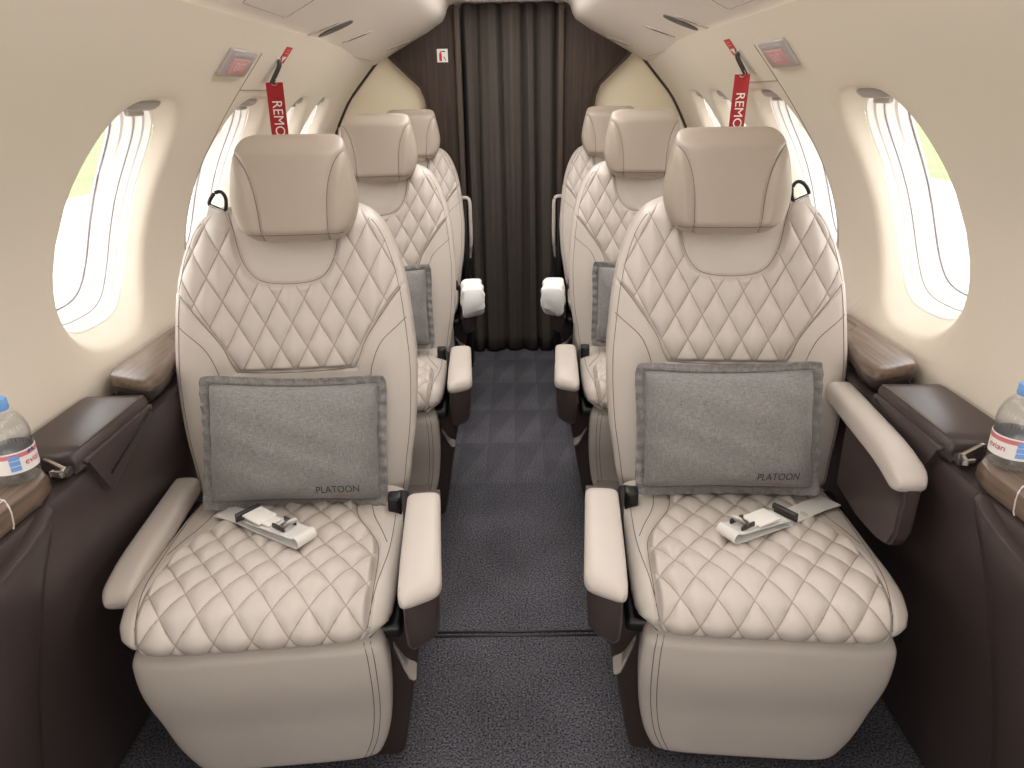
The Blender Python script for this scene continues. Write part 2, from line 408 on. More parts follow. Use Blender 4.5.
# rear bulkhead: cream panel, dark wood door surround, header
for s, nm in ((-1, 'wall_rear_left'), (1, 'wall_rear_right')):
    poly = [(s * .33, 0)] + [(s * .80, 0)] + [wp(a, YB, s, RW + .006)[::2] for a in np.linspace(-.26, .95, 26)] + [(s * .33, 1.5)]
    struct(prism(nm, poly, 'y', YB, YB + .03, M.bulkcream, bev=0))
    out = [(.228, 0), (.345, 0), (.343, 1.08), (.345, 1.13), (.356, 1.20), (.376, 1.245), (.49, 1.352), (.56, 1.42), (.50, 1.58), (.228, 1.58)]
    struct(prism('trim_8' if s < 0 else 'trim_9', [(s * x, z) for x, z in out], 'y', YB - .045, YB - .002, M.darkwood, bev=.003))
    band = [(.345, 0), (.363, 0), (.361, 1.08), (.363, 1.125), (.373, 1.19), (.391, 1.233), (.505, 1.338), (.56, 1.40), (.56, 1.42), (.49, 1.352), (.376, 1.245), (.356, 1.20), (.345, 1.13), (.343, 1.08)]
    struct(prism('trim_10' if s < 0 else 'trim_11', [(s * x, z) for x, z in band], 'y', YB - .038, YB - .001, M.edgewood, bev=0))
    struct(box('trim_12' if s < 0 else 'trim_13', (s * .218, YB - .035, .77), (.022, .07, 1.54), M.edgewood, bev=.004))
    arc = [wp(a, YB - .012, s, RW - .003) for a in np.linspace(-.25, .93, 40)]
    struct(tubes('trim_14' if s < 0 else 'trim_15', [arc], .0075, M.brownpl, n=8))
struct(box('trim_16', (0, YB - .02, 1.572), (.44, .06, .022), M.ceil, bev=.006))
struct(box('wall_front', (0, -.62, .8), (1.7, .03, 1.7), M.ceil, bev=0))
struct(prism('wall_rear_dark', [(-.36, YB + .03), (-.36, YB + .2), (.36, YB + .2), (.36, YB + .03), (.34, YB + .03), (.34, YB + .18), (-.34, YB + .18), (-.34, YB + .03)], 'z', 0, 1.62, M.black, bev=0))
struct(box('ceiling_rear', (0, YB + .12, 1.63), (.74, .22, .02), M.black, bev=0))
# curtain
nx, nz = 161, 24; V = []; ph = []
for i in range(nx):
    u = i / (nx - 1)
    for j in range(nz):
        v = j / (nz - 1); amp = .026 + .006 * math.sin(3 * v + u * 9)
        fold = 1 - 2 * abs(math.sin(PI * (5.0 * u + .10 * math.sin(2 * PI * u * 1.3) + .05 * math.sin(3 * v + 5 * u)))) ** .6 + .10 * math.sin(2 * PI * 12.7 * u + v)
        V.append((-.213 + .426 * u + .006 * math.sin(20 * u + 2 * v), YB + .045 + amp * fold, .012 + 1.55 * v))
cu = mk('curtain', V, gridfaces(nx, nz), M.curtain)
sol = cu.modifiers.new('thick', 'SOLIDIFY'); sol.thickness = .003
tag(cu, 'floor-length charcoal curtain hanging in pleats across the rear doorway', 'curtain')
# extinguisher sticker on the left of the surround
t = empty('safety_sticker', (-.285, YB - .0455, 1.358)); tag(t, 'small white sticker with red extinguisher symbol on dark wood surround', 'sticker')
box('sticker_sheet', (0, 0, 0), (.046, .0015, .052), M.whitep, t, bev=.0006)
bm = bmesh.new(); bmbox(bm, (-.008, -.0012, -.006), (.011, .001, .03), .0004); bmbox(bm, (-.008, -.0012, .013), (.006, .001, .007), .0004); frombm('red_pictogram', bm, M.redp, t)
bm = bmesh.new(); bmbox(bm, (.004, -.0012, .016), (.016, .001, .004), .0004); bmbox(bm, (.01, -.0012, -.012), (.003, .001, .018), .0004, rot=Euler((0, -.5, 0)).to_matrix()); frombm('black_pictogram', bm, M.blackp, t)

# ------------------------------------------------------------------ side ledges, cabinets
for s in (-1, 1):
    sd = 'left' if s < 0 else 'right'
    X = lambda x: s * x
    # lower side wall in dark leather, from the floor to the ledge
    sec = [(.81, .655), (.70, .652), (.688, .646), (.682, .632), (.686, .58), (.697, .49), (.715, .38), (.735, .22), (.75, .09), (.757, .03), (.775, 0), (.81, 0)]
    rings = [[(X(x), y, z) for x, z in sec] for y in (.80, .9, 1.0, 1.6, 2.4, YB - .03)]
    struct(loft('baseboard_%s' % sd, rings, M.brown, auto=40))
    # lid with its stowed table
    t = empty('side_ledge', (X(.74), 1.13, .653)); tag(t, 'dark brown leather ledge lid on the %s side wall below the nearest window' % sd, 'ledge'); o = t.location
    def loc(p): return (p[0] - o.x, p[1] - o.y, p[2] - o.z)
    rings = []
    for y, zt, xi, xo in ((1.005, .682, .69, .785), (1.012, .69, .681, .79), (1.03, .694, .677, .792), (1.215, .694, .677, .792), (1.236, .692, .68, .792), (1.25, .684, .69, .792)):
        rings.append([loc((X(x), y, z)) for x, z in ((xo, .66), (xo, zt - .002), (xi + .012, zt), (xi + .004, zt - .003), (xi, zt - .01), (xi, zt - .03), (xi + .006, .655))])
    loft('lid', rings, M.brown, t, auto=60)
    tubes('seam', [[loc((X(.681 + .003), 1.02 + .21 * i / 12, .6935)) for i in range(13)]], .0012, M.seam, t)
    door = [(1.012, .668), (1.028, .655), (1.05, .60), (1.058, .592), (1.07, .594), (1.225, .655), (1.235, .664), (1.235, .676), (1.012, .676)]
    prism('table_door', [(y - o.y, z - o.z) for y, z in door], 'x', X(.672) - o.x, X(.70) - o.x, M.brown, t, bev=.005)
    tubes('door_groove', [[loc((X(.6715), 1.065, .622)), loc((X(.6715), 1.15, .645)), loc((X(.6715), 1.225, .668))]], .0018, M.black, t)
    # raised veneered shelf behind
    t = empty('veneer_shelf', (X(.72), 2.3, .653)); tag(t, 'raised walnut shelf along the %s side wall beside the seats' % sd, 'shelf'); o = t.location
    plan = smooth_poly([(.785, 1.31), (.772, 1.288), (.735, 1.272), (.70, 1.262), (.680, 1.275), (.682, 1.33), (.70, 1.42)], 5) + [np.array((.715, 3.33)), np.array((.79, 3.33))]
    cx, cy = .74, 2.3
    def off(p, d):   # shrink the plan towards its inside
        q = np.array(p); 
        return (q[0] + d * (1 if q[0] < .76 else 0), q[1] + d * (1 if q[1] < 1.36 else 0) - d * (1 if q[1] > 3 else 0))
    def prof(levels, name, m, par):
        return loft(name, [[(X(off(p, d)[0]) - o.x, off(p, d)[1] - o.y, z - o.z) for p in plan] for d, z in levels], m, par, auto=40)
    prof([(.024, .655), (.010, .668), (.002, .680), (0, .688), (.001, .691)], 'leather_underside', M.brown, t)
    prof([(.001, .6915), (0, .698), (.003, .706), (.010, .7105), (.016, .712)], 'veneer_top', M.veneer, t)
    tubes('panel_joint', [[loc_ for loc_ in [(X(.668) - o.x, 1.50 - o.y, .7122 - o.z), (X(.74) - o.x, 1.50 - o.y, .7122 - o.z), (X(.765) - o.x, 1.53 - o.y, .7122 - o.z), (X(.765) - o.x, 2.1 - o.y, .7122 - o.z)]]], .0013, M.seam, t)
    # front cabinet with wood top
    t = empty('side_cabinet', (X(.72), .45, 0)); tag(t, 'dark brown cabinet with walnut top at the %s picture edge, carrying a water bottle' % sd, 'cabinet'); o = t.location
    R_ = lambda x, y, z: (X(x) - o.x, y - o.y, z - o.z)
    cz = [.003, .12, .25, .37, .466, .52, .576, .62, .66]; cxx = [.742, .735, .724, .710, .694, .684, .673, .666, .663]; ce_ = [.80, .81, .825, .845, .866, .876, .89, .91, .93]
    rows = []
    for y in (-.55, .0, .5, .72, .80, .85, .89, .912, .922, .93):
        top = .622 + .028 * float(sstep(.80, .925, y)); r_ = [R_(.785, y if y < .7 else y - .0, .003), R_(.785, y, top)]
        ins = .0 if y < .9 else .02 * ((y - .9) / .03) ** 2
        for q in (0, .004, .012, .05, .12, .2, .3, .42, .55, .7, .85, 1):
            z = max(top - q * (top - .003) , .003); x = float(np.interp(z, cz, cxx)) + ins + (.010 if q == 0 else .003 if q == .004 else 0)
            lean = (.93 - float(np.interp(z, cz, ce_))) * float(np.clip((y - .5) / .4, 0, 1)); r_.append(R_(x, y - lean, z))
        rows.append(r_)
    loft('body', rows, M.brown, t, auto=40)
    loft('drawer_fascia', [[R_(.785, -.55, z), R_(.785, ye, z), R_(xi + .03, ye, z), R_(xi + .006, ye - .012, z), R_(xi, ye - .04, z), R_(xi, -.55, z)] for z, xi, ye in ((.6225, .694, .90), (.64, .695, .908), (.651, .697, .918))], M.dgrey, t, auto=40)
    box('handle_recess', R_(.6945, .56, .637), (.006, .46, .018), M.black, t, bev=.003)
    # hinge edge strip running down from the wood top
    tubes('edge_strip', [[R_(.694, .912, .665), R_(.690, .912, .62), R_(.692, .905, .575)]], .004, M.brown, t)
    tp = [(.79, -.55), (.79, .985), (.745, .982), (.715, .972), (.694, .95), (.686, .915), (.688, .86), (.688, -.55)]
    loft('wood_top', [[R_(x + d * (x < .8), y - d * (y > .9), z) for x, y in tp] for d, z in ((.010, .6515), (.003, .654), (0, .660), (0, .676), (.003, .684), (.010, .6875))], M.veneer, t, auto=40)
    tubes('inlay', [[R_(.78, .875, .6878), R_(.735, .878, .6878), R_(.705, .868, .6878), R_(.6905, .855, .685), R_(.6875, .852, .676), R_(.6875, .85, .660), R_(.690, .85, .653)], [R_(.724, -.5, .6878), R_(.722, .55, .6878), R_(.706, .868, .6878)]], .0012, M.inlay, t)
    # latch
    t = empty('table_latch', (X(.70), .99, .656)); tag(t, 'brushed metal latch set in the leather between %s cabinet and ledge lid' % sd, 'latch'); o = t.location
    bm = bmesh.new()
    def bar(p, q, w_):
        d = Vector((X(q[0]) - X(p[0]), q[1] - p[1], 0)); c = ((X(p[0]) + X(q[0])) / 2 - o.x, (p[1] + q[1]) / 2 - o.y, .024); bmbox(bm, c, (d.length + w_, w_, .006), .0015, rot=Euler((0, 0, math.atan2(d.y, d.x))).to_matrix())
    bar((.732, 1.004), (.684, .972), .006); bar((.684, .972), (.678, .955), .006); bar((.678, .955), (.692, .958), .005)
    frombm('latch_frame', bm, M.chrome, t)
    box('latch_plate', (X(.70) - o.x, -.002, .009), (.030, .018, .014), M.gun, t, .003, rot=Euler((0, s * .2, 0)).to_matrix())

# ------------------------------------------------------------------ seats
def tilt(z): return .205 + .27 * (z - .45)
BZ = [.385, .40, .45, .50, .55, .62, .69, .75, .81, .86, .90, .935, .96, .98, .992, 1.0, 1.004]
BW = [.195, .207, .219, .227, .236, .243, .245, .241, .235, .227, .216, .202, .187, .168, .145, .115, .075]
BWs = smooth_poly(list(zip(BZ, BW)), 6); BZ2 = [p[0] for p in BWs]; BW2 = [p[1] for p in BWs]
FUN = [(.118, .683), (.128, .70), (.145, .739), (.187, .798), (.215, .830), (.250, .862)]
FUNs = [tuple(p) for p in smooth_poly(FUN, 6)]
NECK = [(-.112, .99), (-.103, .955), (-.093, .905), (-.072, .870), (-.045, .856), (0, .852), (.045, .856), (.072, .870), (.093, .905), (.103, .955), (.112, .99)]
NECKs = [tuple(p) for p in smooth_poly(NECK, 5)]
STR = [(.150, .66), (.155, .69), (.176, .735), (.215, .768), (.245, .790)]
STRs = [tuple(p) for p in smooth_poly(STR, 5)]
SIDE = .222
def back_front(x, z, hw):
    s = np.clip(np.abs(x) / hw, 0, 1)
    e = .055 * (1 - (1 - s ** 4) ** .25)
    wing = -.016 * sstep(.45, .8, s) * sstep(.98, .8, z) * (1 - .0 * s)
    y = tilt(z) + e + wing + .03 * sstep(.45, .385, z)
    ax = np.abs(x)
    d_fun = polydist(ax, z, FUNs); d_neck = polydist(x, z, NECKs)
    fx = interp(z, [p[1] for p in FUNs], [p[0] for p in FUNs])
    nz_ = interp(x, [p[0] for p in NECKs], [p[1] for p in NECKs], )
    inside = (z > .683) & ((ax < fx) | (z > .862)) & ((ax > .112) | (z < nz_))
    d_out = hw - ax - .006
    dbot = np.abs(z - .683) + 1e3 * (ax > .125)
    d = np.minimum(np.minimum(d_fun, d_neck), np.minimum(np.maximum(d_out, 0), dbot))
    m = np.where(inside & (d_out > 0), sstep(.0, .010, d), 0)
    AUX['q'] = (x / .0535 + (z - .683) / .094, x / .0535 - (z - .683) / .094, m)
    y = y - m * (.0108 * quilt(x, z - .683, .0535, .094, .42) + .001)
    seam = np.minimum(np.minimum(d_fun, d_neck), dbot)
    y = y + .0035 * np.exp(-(seam / .0035) ** 2)
    y = y - .004 * np.where((~inside) & (np.abs(x) < .11) & (z > .85), sstep(0, .03, d_neck), 0)
    return y
def make_backrest():
    zs = np.concatenate([np.linspace(.385, .985, 270), [.989, .992, .995, .998, 1.0, 1.0025, 1.004]]); nu = 210; nb = 22
    V = []; Q = []
    for z in zs:
        hw = float(interp(z, BZ2, BW2)); ss = np.linspace(-1, 1, nu); ss = np.sin(ss * PI / 2 * .9) / math.sin(PI / 2 * .9)
        x = ss * hw * .9999
        y = back_front(x, np.full(nu, z), hw)
        top = sstep(.95, 1.004, z); y = y + .03 * top * top
        V += [(a, b, z) for a, b in zip(x, y)]; Q += list(zip(*AUX['q'])) + [(.5, .5, 0)] * nb
        for i in range(nb):                       # rear shell
            a = PI * (i + 1) / (nb + 1); c = math.cos(a); s_ = math.sin(a) ** .45
            yb = tilt(z) + .055; V.append((hw * math.copysign(abs(c) ** .6, c), yb + (.075 - .03 * top) * s_, z))
    n = nu + nb; F = gridfaces(len(zs), n, cv=True); F += [tuple(range(n))[::-1], tuple(range((len(zs) - 1) * n, len(zs) * n))]
    V = [tuple(v) for v in V]; AUX['back'] = Q
    return V, F
def seam_on_back(line, r=.0009):
    out = []
    for x, z in line:
        hw = float(interp(z, BZ2, BW2)); 
        if abs(x) > hw * .985: continue
        y = float(back_front(np.array([x]), np.array([z]), hw)[0]); out.append((x, y - .0005, z))
    return out
HZ = [.950, .953, .962, .98, 1.005, 1.03, 1.06, 1.09, 1.115, 1.132, 1.142, 1.147]
HWD = [.062, .078, .093, .108, .117, .120, .117, .111, .105, .100, .091, .075]
HSE = [(.062, .950), (.0635, .985), (.066, 1.03), (.072, 1.065), (.083, 1.095), (.098, 1.115), (.115, 1.12)]
HSEs = [tuple(p) for p in smooth_poly(HSE, 5)]
def head_front(x, z, hw):
    s = np.clip(np.abs(x) / hw, 0, 1); e = .05 * (1 - (1 - s ** 3.2) ** (1 / 3.2))
    tb = .022 * (sstep(.985, .95, z)) ** 2 + .035 * sstep(1.105, 1.147, z) ** 2
    d = polydist(np.abs(x), z, HSEs)
    bol = -.007 * np.where(np.abs(x) > interp(z, [p[1] for p in HSEs], [p[0] for p in HSEs]), sstep(0, .02, d), 0)
    return .275 + .10 * (z - 1.0) + e + tb + bol + .0032 * np.exp(-(d / .003) ** 2)
def make_headrest():
    H = smooth_poly(list(zip(HZ, HWD)), 8); hz = [p[0] for p in H]; hh = [p[1] for p in H]
    V = []; nu = 90; nb = 20
    for z in hz:
        hw = float(interp(z, hz, hh)); ss = np.linspace(-1, 1, nu); ss = np.sin(ss * PI / 2 * .92) / math.sin(PI / 2 * .92); x = ss * hw * .9999
        y = head_front(x, np.full(nu, z), hw); V += [(a, b, z) for a, b in zip(x, y)]
        q = max(.25, 1 - sstep(.97, .95, z) * .5 - sstep(1.12, 1.147, z) * .6)
        for i in range(nb):
            a = PI * (i + 1) / (nb + 1); c = math.cos(a)
            V.append((hw * math.copysign(abs(c) ** .6, c), .325 + .10 * (z - 1.0) + .055 * q * math.sin(a) ** .5 + .02 * (1 - q), z))
    n = nu + nb; F = gridfaces(len(hz), n, cv=True) + [tuple(range(n))[::-1], tuple(range((len(hz) - 1) * n, len(hz) * n))]
    L = []
    for sg in (-1, 1):
        l = []
        for x, z in HSEs:
            hw = float(interp(z, hz, hh))
            if x < hw * .985: l.append((sg * x, float(head_front(np.array([x]), np.array([z]), hw)[0]) - .0006, z))
        L.append(l)
    # bottom piping
    l = []
    for x in np.linspace(-.1, .1, 30):
        z = .968 + .10 * max(0, abs(x) - .075) ; hw = float(interp(z, hz, hh))
        if abs(x) < hw * .97: l.append((x, float(head_front(np.array([x]), np.array([z]), hw)[0]) - .0006, z))
    L.append(l)
    return V, F, L
# cushion: path from rear to front, over the lip and down
CP = smooth_poly([(.19, .452), (.12, .458), (.03, .466), (-.06, .473), (-.14, .480), (-.185, .479), (-.222, .468), (-.243, .448), (-.246, .430), (-.238, .417), (-.220, .410)], 14)
CP = np.array(CP); CS = np.concatenate([[0], np.cumsum(np.hypot(*np.diff(CP, axis=0).T))])
def cush_pt(u, s):
    """u across in metres, s along path in metres -> y, z, normal(y,z)"""
    y = np.interp(s, CS, CP[:, 0]); z = np.interp(s, CS, CP[:, 1])
    y2 = np.interp(s + .004, CS, CP[:, 0]); z2 = np.interp(s + .004, CS, CP[:, 1]); y1 = np.interp(s - .004, CS, CP[:, 0]); z1 = np.interp(s - .004, CS, CP[:, 1])
    ty, tz = y2 - y1, z2 - z1; L = np.hypot(ty, tz) + 1e-9
    return y, z, tz / L, -ty / L
SQ = np.interp(-.02, -CP[:, 0][:60], CS[:60])
# quilted zone edge on the cushion (half width, path length from the rear)
CSEAM = [(.118, .03), (.120, .09), (.130, .14), (.158, .20), (.176, .25), (.180, .32), (.178, .40), (.170, .52)]
CSEAMs = [tuple(p) for p in smooth_poly(CSEAM, 5)]
CSTR = [(.150, .03), (.152, .10), (.162, .15), (.176, .19), (.190, .235)]
CSTRs = [tuple(p) for p in smooth_poly(CSTR, 5)]
CEDGE = [(.196, .03), (.198, .15), (.196, .25), (.190, .32), (.182, .38), (.172, .45)]
CEDGEs = [tuple(p) for p in smooth_poly(CEDGE, 5)]
def cush_hw(s):
    return np.interp(s, [0, .1, .3, .37, .41, .44, .47, .50], [.210, .213, .214, .212, .208, .202, .193, .185])
def cush_surf(u, s):
    y, z, ny, nz_ = cush_pt(u, s); hw = cush_hw(s); r = np.clip(np.abs(u) / hw, 0, 1)
    drop = .045 * (1 - (1 - r ** 5) ** .2)
    d = polydist(np.abs(u), s, CSEAMs); ins = np.abs(u) < np.interp(s, [p[1] for p in CSEAMs], [p[0] for p in CSEAMs])
    m = np.where(ins, sstep(0, .010, d), 0)
    AUX['q'] = (u / .056 + (s - .37) / .083, u / .056 - (s - .37) / .083, m)
    h = m * (.0108 * quilt(u, s - .37, .056, .083, .42) * sstep(CS[-1] - .004, CS[-1] - .05, s) + .001) - .003 * np.exp(-(d / .0035) ** 2) - drop
    return u, y + ny * h, z + nz_ * h
def make_cushion():
    S = np.linspace(0, CS[-1], 240); nu = 190; nb = 14; V = []; Q = []
    for s in S:
        hw = float(cush_hw(s)); ss = np.linspace(-1, 1, nu); ss = np.sin(ss * PI / 2 * .92) / math.sin(PI / 2 * .92); u = ss * hw * .9999
        x, y, z = cush_surf(u, np.full(nu, s)); V += list(zip(x, y, z)); Q += list(zip(*AUX['q'])) + [(.5, .5, 0)] * nb
        # under side, back along a flat bottom
        yy = max(float(np.interp(s, CS, CP[:, 0])), -.225)
        for i in range(nb):
            a = (i + 1) / (nb + 1); xx = hw * (1 - 2 * a); V.append((xx * .97, yy, .410))
    n = nu + nb; F = gridfaces(len(S), n, cv=True) + [tuple(range(n))[::-1], tuple(range((len(S) - 1) * n, len(S) * n))]
    AUX['cush'] = Q; L = []
    for sg in (-1, 1):
        for ln in (CSEAMs, CSTRs, CEDGEs):
            l = []
            for u, s in ln:
                if s < CS[-1] - .012 and u < float(cush_hw(s)) * .99:
                    p = cush_surf(np.array([sg * u]), np.array([s])); l.append((float(p[0][0]), float(p[1][0]), float(p[2][0]) + .0004))
            L.append(l)
    return V, F, L
# leg rest
LZ = [.055, .062, .075, .10, .145, .21, .29, .36, .387, .400, .406]
LW = [.135, .149, .158, .170, .184, .194, .200, .200, .196, .189, .177]
def leg_front(x, z, hw):
    s = np.clip(np.abs(x) / hw, 0, 1); e = .035 * (1 - (1 - s ** 5) ** .2)
    return -.225 + .20 * (.39 - z) * sstep(.40, .2, z) + e + .025 * sstep(.095, .055, z) ** 2 + .022 * sstep(.365, .406, z) ** 2
def make_legrest():
    H = smooth_poly(list(zip(LZ, LW)), 6); hz = [p[0] for p in H]; hh = [p[1] for p in H]; V = []; nu = 60; nb = 14
    for z in hz:
        hw = float(interp(z, hz, hh)); ss = np.linspace(-1, 1, nu); ss = np.sin(ss * PI / 2 * .94) / math.sin(PI / 2 * .94); x = ss * hw * .9999
        y = leg_front(x, np.full(nu, z), hw); V += [(a, b, z) for a, b in zip(x, y)]
        y0 = -.225 + .20 * (.39 - z) * float(sstep(.40, .2, z)) + .035
        for i in range(nb):
            a = PI * (i + 1) / (nb + 1); c = math.cos(a); V.append((hw * math.copysign(abs(c) ** .5, c), y0 + .05 * math.sin(a) ** .4, z))
    n = nu + nb; F = gridfaces(len(hz), n, cv=True) + [tuple(range(n))[::-1], tuple(range((len(hz) - 1) * n, len(hz) * n))]
    L = []
    for sg in (-1, 1):
        for dx in (.020, .030):
            l = []
            for z in np.linspace(.07, .39, 30):
                hw = float(interp(z, hz, hh)); x = hw - dx; l.append((sg * x, float(leg_front(np.array([x]), np.array([z]), hw)[0]) - .0004, z))
            L.append(l)
    return V, F, L
def make_pad(w, l, h, name, sl=0):
    """padded arm top, local origin at front centre bottom, running to +y, crisp toe rolling down"""
    V = []; ys = np.concatenate([[0, .002, .006, .012, .02, .03, .045], np.linspace(.07, l - .03, 8), [l - .015, l - .006, l - .001, l]]); n = 28
    for y in ys:
        q = min(1, math.sqrt(max(0, 1 - (1 - min(y, .03) / .03) ** 2))) if y < .03 else (min(1, math.sqrt(max(0, 1 - (1 - (l - y) / .02) ** 2))) if y > l - .02 else 1)
        q = max(q, .12); wq = .55 + .45 * q if y < .03 else .75 + .25 * q
        front = math.exp(-(y / .06) ** 2)
        for j in range(n):
            a = 2 * PI * j / n; c, s_ = math.cos(a), math.sin(a)
            xx = w / 2 * wq * math.copysign(abs(c) ** .55, c); zz = h / 2 + h / 2 * math.copysign(abs(s_) ** .6, s_) * q
            V.append((xx * (1 - .10 * (y / l)), y + .034 * (.5 + .5 * sl * xx / (w / 2)) * math.exp(-y / .09) * abs(sl), zz - front * .012))
    return V, gridfaces(len(ys), n, cv=True) + [tuple(range(n))[::-1], tuple(range((len(ys) - 1) * n, len(ys) * n))]
CACHE = {}
def inst(name, key, build, m, parent, loc=(0, 0, 0), rot=(0, 0, 0), scale=None):
    if key not in CACHE:
        V, F = build(); o = mk(name, V, F, m)
        bm = bmesh.new(); bm.from_mesh(o.data); bmesh.ops.recalc_face_normals(bm, faces=bm.faces); bm.to_mesh(o.data); bm.free()
        o.data.polygons.foreach_set('use_smooth', [True] * len(o.data.polygons)); o.data.set_sharp_from_angle(angle=math.radians(70))
        if key in AUX: o.data.attributes.new('quilt', 'FLOAT_VECTOR', 'POINT').data.foreach_set('vector', np.array(AUX[key], dtype=np.float32).ravel())
        CACHE[key] = o; o.parent = parent
    else:
        o = CACHE[key].copy(); COL.objects.link(o); o.parent = parent
    o.name = name; o.location = loc; o.rotation_euler = rot
    if scale: o.scale = scale
    return o
BV, BF = make_backrest(); HV, HF, HL = make_headrest(); CV, CF, CL = make_cushion(); LV, LF, LL = make_legrest()
def tv(lines, r=.0007):
    V, F = [], []
    for l in lines:
        if len(l) < 2: continue
        v, f = tubegeo(l, r, 6); F += [tuple(i + len(V) for i in q) for q in f]; V += v
    return V, F
def mirror(line): return [(-x, z) for x, z in line]
BOTL = [(x, .683 - .004 * (1 - (x / .118) ** 2)) for x in np.linspace(-.118, .118, 20)]
BL = [seam_on_back(l) for l in (FUNs, mirror(FUNs), NECKs, STRs, mirror(STRs), BOTL)]
BL += [seam_on_back([(sg * (float(interp(z, BZ2, BW2)) * .945), z) for z in np.linspace(.40, .97, 60)]) for sg in (-1, 1)]

def make_seat(loc, rz, side, label, outer_up, head_dx=0, head_dz=0, arm_dz=0, belt=None):
    """side=+1: aisle lies at local -x"""
    t = empty('cabin_seat', loc, rz); tag(t, label, 'seat', 'quilted cabin seats'); a = -side      # aisle direction in local x
    bk = inst('backrest', 'back', lambda: (BV, BF), M.quilted, t)
    [inst('seam', 'backseam%d' % i_, lambda l_=l_: tv([l_]), M.seam, bk) for i_, l_ in enumerate(BL) if len(l_) > 1]
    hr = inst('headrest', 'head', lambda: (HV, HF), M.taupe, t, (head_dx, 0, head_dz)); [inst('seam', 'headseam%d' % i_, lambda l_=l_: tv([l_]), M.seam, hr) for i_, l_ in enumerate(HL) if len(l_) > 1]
    cs = inst('seat_cushion', 'cush', lambda: (CV, CF), M.quilted, t); [inst('seam', 'cushseam%d' % i_, lambda l_=l_: tv([l_]), M.seam, cs) for i_, l_ in enumerate(CL) if len(l_) > 1]
    lr = inst('leg_rest', 'leg', lambda: (LV, LF), M.leather, t, (-a * .006, 0, 0)); [inst('seam', 'legseam%d_%d' % (i_, a), lambda l_=l_: tv([l_]), M.seam, lr) for i_, l_ in enumerate(LL[2:] if a > 0 else LL[:2])]
    # aisle armrest and the shroud under it
    pad = inst('armrest', 'pad%d' % a, lambda: make_pad(.066, .290, .036, 'pad', a), M.leather, t, (a * .258, -.292, .508 + arm_dz))
    def shroud():
        rings = []
        for z, x0, x1, y0, y1 in ((.384, .240, .270, -.262, .02), (.392, .234, .277, -.278, .03), (.41, .232, .281, -.292, .03), (.45, .231, .284, -.300, .03), (.495, .231, .286, -.302, .03), (.507, .232, .285, -.300, .03)):
            b = .008; rings.append([(x0, y0 + b + .010, z), (x0 + b, y0 + .012, z), (x1 - b, y0 + .034, z), (x1, y0 + b + .040, z), (x1, y1, z), (x0, y1, z)])
        V = [p for r in rings for p in r]; n = 6
        return V, gridfaces(len(rings), n, cv=True) + [tuple(range(n))[::-1], tuple(range((len(rings) - 1) * n, len(rings) * n))]
    def flip(b):
        V, F = b(); return [(-x, y, z) for x, y, z in V], F
    inst('armrest_support', 'shr%d' % a, (shroud if a > 0 else lambda: flip(shroud)), M.brown, pad, (-a * .258, .318, -.508))
    # base shroud on the aisle side, recline lever
    def base():
        rings = []
        for z, x1, y0 in ((0.002, .190, -.085), (.03, .196, -.088), (.16, .218, -.10), (.28, .238, -.115), (.36, .252, -.125), (.382, .256, -.128)):
            b = .01; x0 = -.19 if z < .3 else -.20
            rings.append([(x0, y0 + b, z), (x0 + b, y0, z), (x1 - b, y0, z), (x1, y0 + b, z), (x1, .30, z), (x0, .30, z)])
        V = [p for r in rings for p in r]; n = 6
        return V, gridfaces(len(rings), n, cv=True) + [tuple(range(n))[::-1], tuple(range((len(rings) - 1) * n, len(rings) * n))]
    bs = inst('seat_base', 'base%d' % a, (base if a > 0 else lambda: flip(base)), M.brownpl, t)
    def panel():   # dark bucket below the cushion
        bm = bmesh.new(); bmbox(bm, (0, .02, .385), (.44, .42, .030), .01); bmbox(bm, (0, .03, .42), (.434, .30, .05), .012)
        V = [tuple(v.co) for v in bm.verts]; bm.verts.index_update(); F = [tuple(v.index for v in f.verts) for f in bm.faces]; bm.free(); return V, F
    inst('seat_pan', 'pan', panel, M.black, t)
    def lever():
        sec = []
        for x, y, z, w, th in ((.195, -.132, .31, .012, .010), (.205, -.146, .302, .016, .008), (.214, -.157, .292, .026, .007), (.223, -.166, .286, .038, .006), (.231, -.170, .285, .040, .005), (.235, -.171, .285, .034, .003)):
            sec.append([(x, y - w / 2, z - th / 2), (x, y + w / 2, z - th / 2), (x, y + w / 2, z + th / 2), (x, y - w / 2, z + th / 2)])
        V = [p for r in sec for p in r]
        return V, gridfaces(len(sec), 4, cv=True) + [(3, 2, 1, 0), tuple(range(len(V) - 4, len(V)))]
    lv = inst('recline_lever', 'lev%d' % a, (lever if a > 0 else lambda: flip(lever)), M.satin, t)
    # outer armrest: stowed low, or raised on a dark plate
    oz = .612 if outer_up else .438; oy = -.118 if outer_up else -.150
    po = inst('armrest', 'padout', lambda: make_pad(.056, .37, .046, 'pad'), M.leather, t, (-a * (.220 if outer_up else .236), oy, oz))
    def plate():
        bm = bmesh.new()
        poly = [(.005, .018), (.01, -.10), (.03, -.14), (.08, -.16), (.20, -.17), (.34, -.17), (.34, .018)]
        A = [bm.verts.new((-.014, y, z)) for y, z in poly]; B = [bm.verts.new((.014, y, z)) for y, z in poly]; n = len(poly)
        bm.faces.new(A); bm.faces.new(B[::-1]); [bm.faces.new((A[i], B[i], B[(i + 1) % n], A[(i + 1) % n])) for i in range(n)]
        bmesh.ops.bevel(bm, geom=list(bm.edges), offset=.006, segments=3, affect='EDGES')
        V = [tuple(v.co) for v in bm.verts]; bm.verts.index_update(); F = [tuple(v.index for v in f.verts) for f in bm.faces]; bm.free(); return V, F
